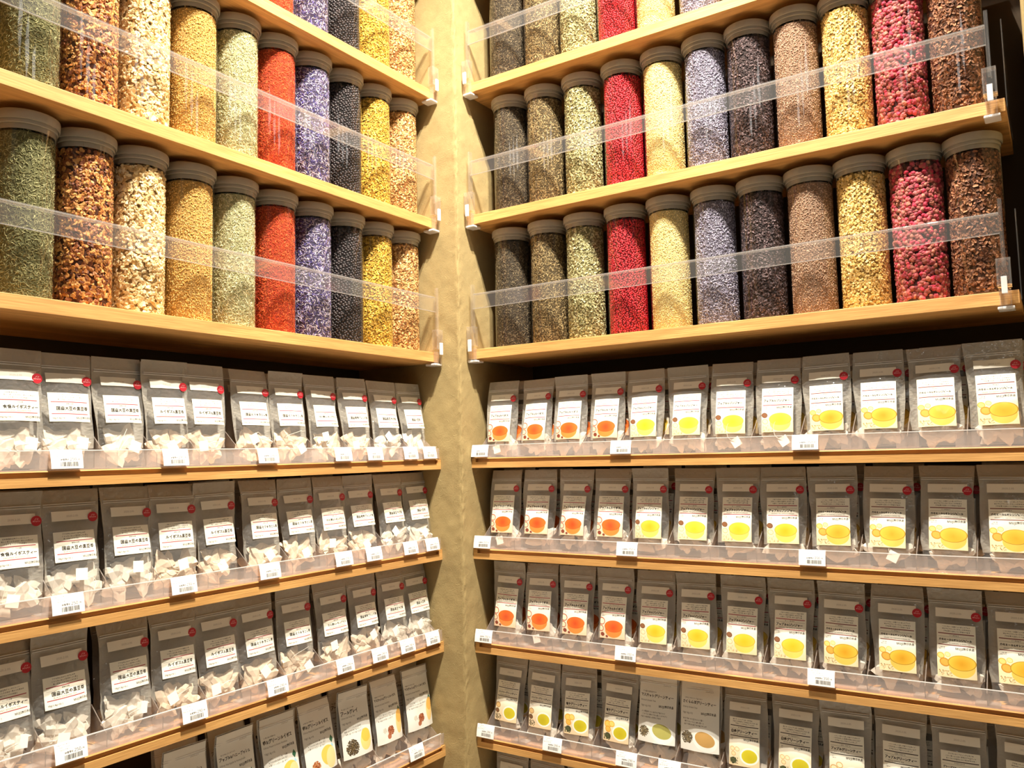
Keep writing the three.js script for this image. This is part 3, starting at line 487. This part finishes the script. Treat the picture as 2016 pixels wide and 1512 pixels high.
function filmGeometry(S, f, v0 = 0, nu = 12, nv = 26) { // one skin of the bag
  const pos = [], uv = [], idx = [];
  for (let j = 0; j <= nv; j++) for (let i = 0; i <= nu; i++) { const a = i / nu, b = v0 + (1 - v0) * j / nv; pos.push(...S(f > 0 ? a * 2 - 1 : 1 - a * 2, b, f)); uv.push(a, b * 2); }
  for (let j = 0; j < nv; j++) for (let i = 0; i < nu; i++) { const a = j * (nu + 1) + i, b = a + nu + 1; idx.push(a, a + 1, b + 1, a, b + 1, b); }
  const g = new THREE.BufferGeometry(); g.setAttribute('position', new THREE.Float32BufferAttribute(pos, 3)); g.setAttribute('uv', new THREE.Float32BufferAttribute(uv, 2)); g.setIndex(idx); g.computeVertexNormals(); return g;
}
// a flat paper on the inside of the front sheet, between x0..x1 and y0..y1
function onBag(S, W, x0, x1, y0, y1, nu, nv, lift = 0.0009) {
  return sheet((a, b) => { const x = x0 + (x1 - x0) * a, y = y0 + (y1 - y0) * b, p = S(Math.max(-0.97, Math.min(0.97, x / W)), y / BH, 1), q = S(0, y / BH, 1); return [x, y, Math.max(p[2], p[2] * 0.75 + q[2] * 0.25) + lift]; }, nu, nv, 0.0003);
}
function teabagGeometry(s, sd) { // a puffed four-cornered mesh bag
  reseed(sd);
  const g = new THREE.TetrahedronGeometry(s, 3); g.deleteAttribute('normal'); g.deleteAttribute('uv');
  const p = g.attributes.position, v = new THREE.Vector3(), C = [[1, 1, 1], [-1, -1, 1], [-1, 1, -1], [1, -1, -1]].map((a) => new THREE.Vector3(...a).normalize());
  for (let i = 0; i < p.count; i++) {
    v.fromBufferAttribute(p, i).normalize(); let k = 0; for (const c of C) k = Math.max(k, v.dot(c));
    const r = s * (0.42 + 0.5 * Math.pow(k, 9) + 0.05 * vnoise(v.x * 4 + sd, v.y * 4 + v.z * 3, sd)); p.setXYZ(i, v.x * r, v.y * r, v.z * r);
  }
  g.rotateX(rr(0, 6)); g.rotateY(rr(0, 6)); g.scale(1, 1, 0.36); g.computeVertexNormals(); return g;
}
const BAGS = [0, 1, 2, 3, 4].map((i) => teabagGeometry(0.035, 400 + i));
const tagGeo = box(0.02, 0.02, 0.0005), stickerGeo = new THREE.CylinderGeometry(0.0085, 0.0085, 0.0006, 24).rotateX(Math.PI / 2);
{ const p = stickerGeo.attributes.position, uv = stickerGeo.attributes.uv; for (let i = 0; i < p.count; i++) uv.setXY(i, p.getX(i) / 0.017 + 0.5, p.getY(i) / 0.017 + 0.5); }
const VAR = [0, 1, 2, 3, 4, 5].map((sd) => {
  const Sg = bagSurface(0.0165, sd), Sp = bagSurface(0.015, sd + 10, 0.049);
  const d = 0.003 * (hash(sd, 1, 9) - 0.5), tilt = (hash(sd, 2, 9) - 0.5) * 0.006;
  return {
    film: filmGeometry(Sg, 1), pouchFilm: filmGeometry(Sp, 1), backFilm: filmGeometry(Sg, -1, 0.17), pouchBack: filmGeometry(Sp, -1, 0.2), S: Sg,
    zip: merge([0.176, 0.1725].map((y) => box(0.09, 0.0016, 0.0032, 0, y, Sg(0, y / BH, 1)[2], 0.0006))),
    pzip: merge([0.182, 0.1785].map((y) => box(0.094, 0.0014, 0.0032, 0, y, Sp(0, y / BH, 1)[2], 0.0006))),
    date: onBag(Sg, 0.047, -0.0345 + d, 0.0345 + d, 0.1465, 0.1632, 6, 2),
    grain: onBag(Sg, 0.047, -0.0345 + d, 0.035 + d, 0.0775, 0.128, 8, 6),
    herb: onBag(Sg, 0.047, -0.033 + d, 0.0335 + d, 0.0365, 0.1335, 8, 10),
    pouch: onBag(Sp, 0.049, -0.045, 0.045, 0.05, 0.197, 8, 12),
    sticker: Sg(0.75, 0.755, 1),
  };
});
function packet(kind, key, v, back, side) {
  const V = VAR[v], t = thing('tea_packet', 'packet', 'tea packet');
  reseed(v * 31 + key.length * 7 + (back ? 3 : 0));
  if (kind === 'pouch') {
    part('front_film', V.pouchFilm, M.film, t); part('back_film', V.pouchBack, M.backFilm, t); part('zip_seal', V.pzip, M.zip, t); part('printed_front', V.pouch, matOf.get(key), t);
  } else {
    part('front_film', V.film, M.film, t); part('back_film', V.backFilm, M.backFilm, t); part('zip_seal', V.zip, M.zip, t); part('date_label', V.date, dateMat, t); part('main_label', V[kind], matOf.get(key), t);
    if (!/Green/.test(key)) { const s = part('round_sticker', stickerGeo, stickerMat, t); s.position.set(0.036, 0.1505, V.sticker[2] + 0.0022); s.userData.label = 'round red sticker'; }
  }
  const low = kind === 'grain' ? 0.056 : 0.04, n = back ? 2 : kind === 'grain' ? 7 : 4, tan = ['mixed', 'corn', 'blend', 'barley'].includes(key);
  for (let i = 0; i < n; i++) {
    const b = part('tea_bag', BAGS[(i + v) % 5], tan ? M.teabagTan : M.teabag, t);
    b.position.set(((i % 2) - 0.5) * 0.034 + rr(-0.009, 0.009), 0.018 + (low - 0.02) * (i / n) + rr(0, 0.008), kind === 'grain' ? rr(-0.003, 0.002) : -0.006); b.rotation.z = rr(0, 6.28); b.scale.setScalar(rr(0.8, 1.02)); if (kind !== 'grain') b.scale.z *= 0.7;
  }
  if (!back && kind !== 'pouch' && (kind === 'grain' || v === 1)) {
    const x = rr(-0.02, 0.02), y = kind === 'grain' ? rr(0.025, 0.06) : rr(0.016, 0.026);
    const tg = part('string_tag', tagGeo, M.paper, t); tg.position.set(x, y, V.S(x / 0.047, y / BH, 1)[2] + 0.0005); tg.rotation.z = rr(-0.8, 0.8);
    const c = new THREE.CatmullRomCurve3([[x, y, 0], [x + rr(-0.03, 0.03), y + rr(-0.015, 0.02), 0], [rr(-0.03, 0.03), rr(0.02, 0.06), 0], [rr(-0.03, 0.03), rr(0.03, 0.07), 0]].map(([a, b]) => new THREE.Vector3(a, b, V.S(Math.max(-0.8, Math.min(0.8, a / 0.047)), b / BH, 1)[2] + 0.0002)));
    part('string', new THREE.TubeGeometry(c, 18, 0.0005, 4), M.string, t);
  }
  return t;
}
const LOOK = {
  rooibos: 'red rooibos text label', soybean: 'black soybean tea text label', mixed: 'rooibos and black bean text label', corn: 'corn tea text label', barley: 'barley and lemongrass text label', blend: 'grain blend text label', soba: 'buckwheat tea text label', bean: 'small bean tea text label',
  appleRooibos: 'orange teacup label', appleGinger: 'bright yellow teacup label', chamomile: 'golden teacup and orange peel label', gingerGreen: 'ginger and green tea label', yuzuGreen: 'yellow peel and green tea label', peachGreen: 'white peach green tea label', appleGreen: 'apple green tea label', grapefruitGreen: 'grapefruit green tea label', chestnutGreen: 'chestnut green tea label',
  muscatPouch: 'pale green tea cup front', cherryPouch: 'pale amber tea cup front', honeybush: 'honeybush and green diamond front', peachRooibos: 'yellow fruit and green diamond front', earlGrey: 'dark leaf and lemon front', muscatRooibos: 'brown leaf heap front',
};
const NTH = ['first', 'second', 'third', 'fourth', 'fifth', 'sixth', 'seventh', 'eighth', 'ninth', 'tenth', 'eleventh', 'twelfth', 'thirteenth'];
const R3X = (o) => Array.from({ length: 12 }, (_, i) => 0.071 + 0.1033 * i + o);
const three = (a, b, c) => [a, a, a, a, b, b, b, b, c, c, c, c];
const LROW = ['bean', 'soba', 'blend', 'barley', 'corn', 'corn', 'mixed', 'mixed', 'soybean', 'soybean', 'rooibos'];
const ROWS = [
  ['L', 4, [0.054, 0.162, 0.27, 0.373, 0.478, 0.575, 0.69, 0.775, 0.869, 0.968, 1.053], LROW],
  ['L', 5, [0.046, 0.144, 0.251, 0.354, 0.45, 0.552, 0.661, 0.76, 0.851, 0.953, 1.05], LROW],
  ['L', 6, [0.051, 0.146, 0.248, 0.35, 0.462, 0.563, 0.656, 0.756, 0.851, 0.966, 1.055], LROW],
  ['L', 7, [0.06, 0.172, 0.283, 0.392, 0.5, 0.612, 0.725], ['muscatRooibos', 'muscatRooibos', 'earlGrey', 'peachRooibos', 'peachRooibos', 'honeybush', 'honeybush']],
  ['R', 4, R3X(0), three('appleRooibos', 'appleGinger', 'chamomile')],
  ['R', 5, R3X(0.002), three('appleRooibos', 'appleGinger', 'chamomile')],
  ['R', 6, R3X(0.003), three('appleRooibos', 'appleGinger', 'chamomile')],
  ['R', 7, R3X(0), ['gingerGreen', 'gingerGreen', 'yuzuGreen', 'yuzuGreen', 'muscatPouch', 'cherryPouch', 'peachGreen', 'peachGreen', 'appleGreen', 'appleGreen', 'grapefruitGreen', 'chestnutGreen']],
  ['R', 8, [0.071, 0.174, 0.278], ['chestnutGreen', 'chestnutGreen', 'grapefruitGreen']],
];
const POUCH = new Set(['muscatPouch', 'cherryPouch', 'honeybush', 'peachRooibos', 'earlGrey', 'muscatRooibos']);
const made = new Map();
ROWS.forEach(([side, row, us, keys]) => us.forEach((u, i) => {
  const key = keys[i], kind = POUCH.has(key) ? 'pouch' : side === 'L' ? 'grain' : 'herb', shelf = TEA[row - 4] + ' ' + SIDE[side] + ' tea shelf';
  for (const back of [false, true]) {
    const v = Math.floor(hash(i, row * 3 + (side === 'L' ? 1 : 0), back ? 12 : 11) * 6), id = key + v + back;
    const label = back ? 'packet tucked behind the ' + NTH[i] + ' front packet from pillar, ' + shelf : 'packet with ' + LOOK[key] + ', ' + NTH[i] + ' from pillar on ' + shelf;
    const group = (back ? 'rear packets' : 'front packets') + ' with ' + LOOK[key];
    let o = made.get(id);
    if (o) o = dup(o, 'tea_packet', label, group); else { o = packet(kind, key, v, back, side); o.userData.label = label; o.userData.group = group; made.set(id, o); }
    const j = (s) => hash(i + row * 17, side === 'L' ? 5 : 6, s) - 0.5;
    place(o, side, u + (back ? (side === 'L' ? -1 : 1) * 0.014 + 0.012 * j(1) : 0.004 * j(2)), SHELF[side][row] + 0.0035 + (back ? 0.006 * (j(3) + 0.4) : 0), -0.036 - (back ? 0.042 : 0), 0.1 * j(4), 0.12 + 0.05 * j(5));
    o.rotation.z = 0.035 * j(6);
  }
}));

// ------------------------------------------------------------------ acrylic trays, dividers and price tags
const bladeShape = new THREE.Shape([[0, 0], [0, 0.022], [-0.075, 0.085], [-0.13, 0.085], [-0.13, 0]].map((p) => new THREE.Vector2(...p)));
const bladeGeo = new THREE.ExtrudeGeometry(bladeShape, { depth: 0.0018, bevelEnabled: false }); bladeGeo.rotateY(-Math.PI / 2); bladeGeo.translate(0.0009, 0, 0);
const tabGeo = (() => { const s = new THREE.Shape(); const w = 0.0205, h = 0.027, r = 0.004; s.moveTo(-w, 0); s.lineTo(w, 0); s.lineTo(w, h - r); s.quadraticCurveTo(w, h, w - r, h); s.lineTo(-w + r, h); s.quadraticCurveTo(-w, h, -w, h - r); return new THREE.ExtrudeGeometry(s, { depth: 0.0016, bevelEnabled: false, curveSegments: 6 }); })();
const footGeo = box(0.041, 0.0016, 0.03, 0, 0.0009, -0.015);
let firstDivider;
for (const side of ['L', 'R']) for (let row = 4; row < 8; row++) {
  const s = side === 'L' ? -1 : 1, u0 = 0.016, len = (side === 'L' ? 1.3 : 1.262), shelf = TEA[row - 4] + ' ' + SIDE[side] + ' tea shelf';
  const t = thing('acrylic_tray', 'long clear acrylic tray under the packets on ' + shelf, 'tray');
  place(t, side, 0, SHELF[side][row], 0);
  part('base', box(len, 0.002, 0.03, s * (u0 + len / 2), 0.0011, -0.0175), M.tray, t);
  part('front_wall', box(len, 0.0325, 0.002, s * (u0 + len / 2), 0.0165, -0.0025, 0.0006), M.tray, t);
  part('top_edge', box(len, 0.0016, 0.0026, s * (u0 + len / 2), 0.0328, -0.0025), M.zip, t);
  const us = ROWS.find((r) => r[0] === side && r[1] === row)[2], mids = us.slice(0, -1).map((u, i) => (u + us[i + 1]) / 2);
  [us[0] - 0.048, ...mids].forEach((u, i) => {
    if (u < 0.012) u = 0.018;
    const label = 'clear acrylic divider ' + (i ? 'between ' + NTH[i - 1] + ' and ' + NTH[i] + ' front packets' : 'beside the pillar') + ' on ' + shelf;
    let o;
    if (firstDivider) o = dup(firstDivider, 'shelf_divider', label, 'acrylic dividers between the packets');
    else {
      o = firstDivider = thing('shelf_divider', label, 'divider', 'acrylic dividers between the packets');
      part('blade', bladeGeo, [M.tray, M.darkEdge], o); part('tab', tabGeo, [M.tray, M.edge], o); part('foot', footGeo, M.edge, o);
    }
    place(o, side, u, SHELF[side][row] + 0.0022, -0.0065);
  });
}
const priceGeo = sheet((a, b) => [(a - 0.5) * 0.053, b * 0.031, 0.0012 - 0.004 * b * b + 0.003 * (1 - b)], 2, 6, 0.0004);
// row of each tag: side, shelf, metres from the pillar, price
const TAGS = [
  ['L', 4, [[0.05, 290], [0.125, 290], [0.255, 290], [0.36, 290], [0.575, 290], [0.79, 290], [0.992, 250]]],
  ['L', 5, [[0.045, 290], [0.13, 290], [0.262, 290], [0.36, 290], [0.57, 290], [0.77, 290], [0.985, 250]]],
  ['L', 6, [[0.05, 290], [0.146, 290], [0.245, 290], [0.358, 290], [0.55, 290], [0.745, 290], [0.975, 250]]],
  ['L', 7, [[0.118, 450]]],
  ['R', 4, [[0.03, 350], [0.438, 350], [0.86, 350]]], ['R', 5, [[0.032, 350], [0.445, 350], [0.862, 350]]], ['R', 6, [[0.03, 350], [0.432, 350], [0.867, 350]]],
  ['R', 7, [[0.03, 290], [0.228, 290], [0.425, 290], [0.53, 290]]],
];
for (const [side, row, list] of TAGS) list.forEach(([u, p], i) => {
  const o = thing('price_tag', 'white price tag reading ' + p + ' yen, ' + NTH[i] + ' tag from the pillar on ' + TEA[row - 4] + ' ' + SIDE[side] + ' tea shelf', 'price tag');
  part('card', priceGeo, priceMat.get(p), o);
  part('clip', box(0.02, 0.012, 0.0012, 0, 0.024, -0.0044), M.zip, o);
  place(o, side, u, SHELF[side][row] + 0.003, 0.003);
});
renderer.render(scene, camera);
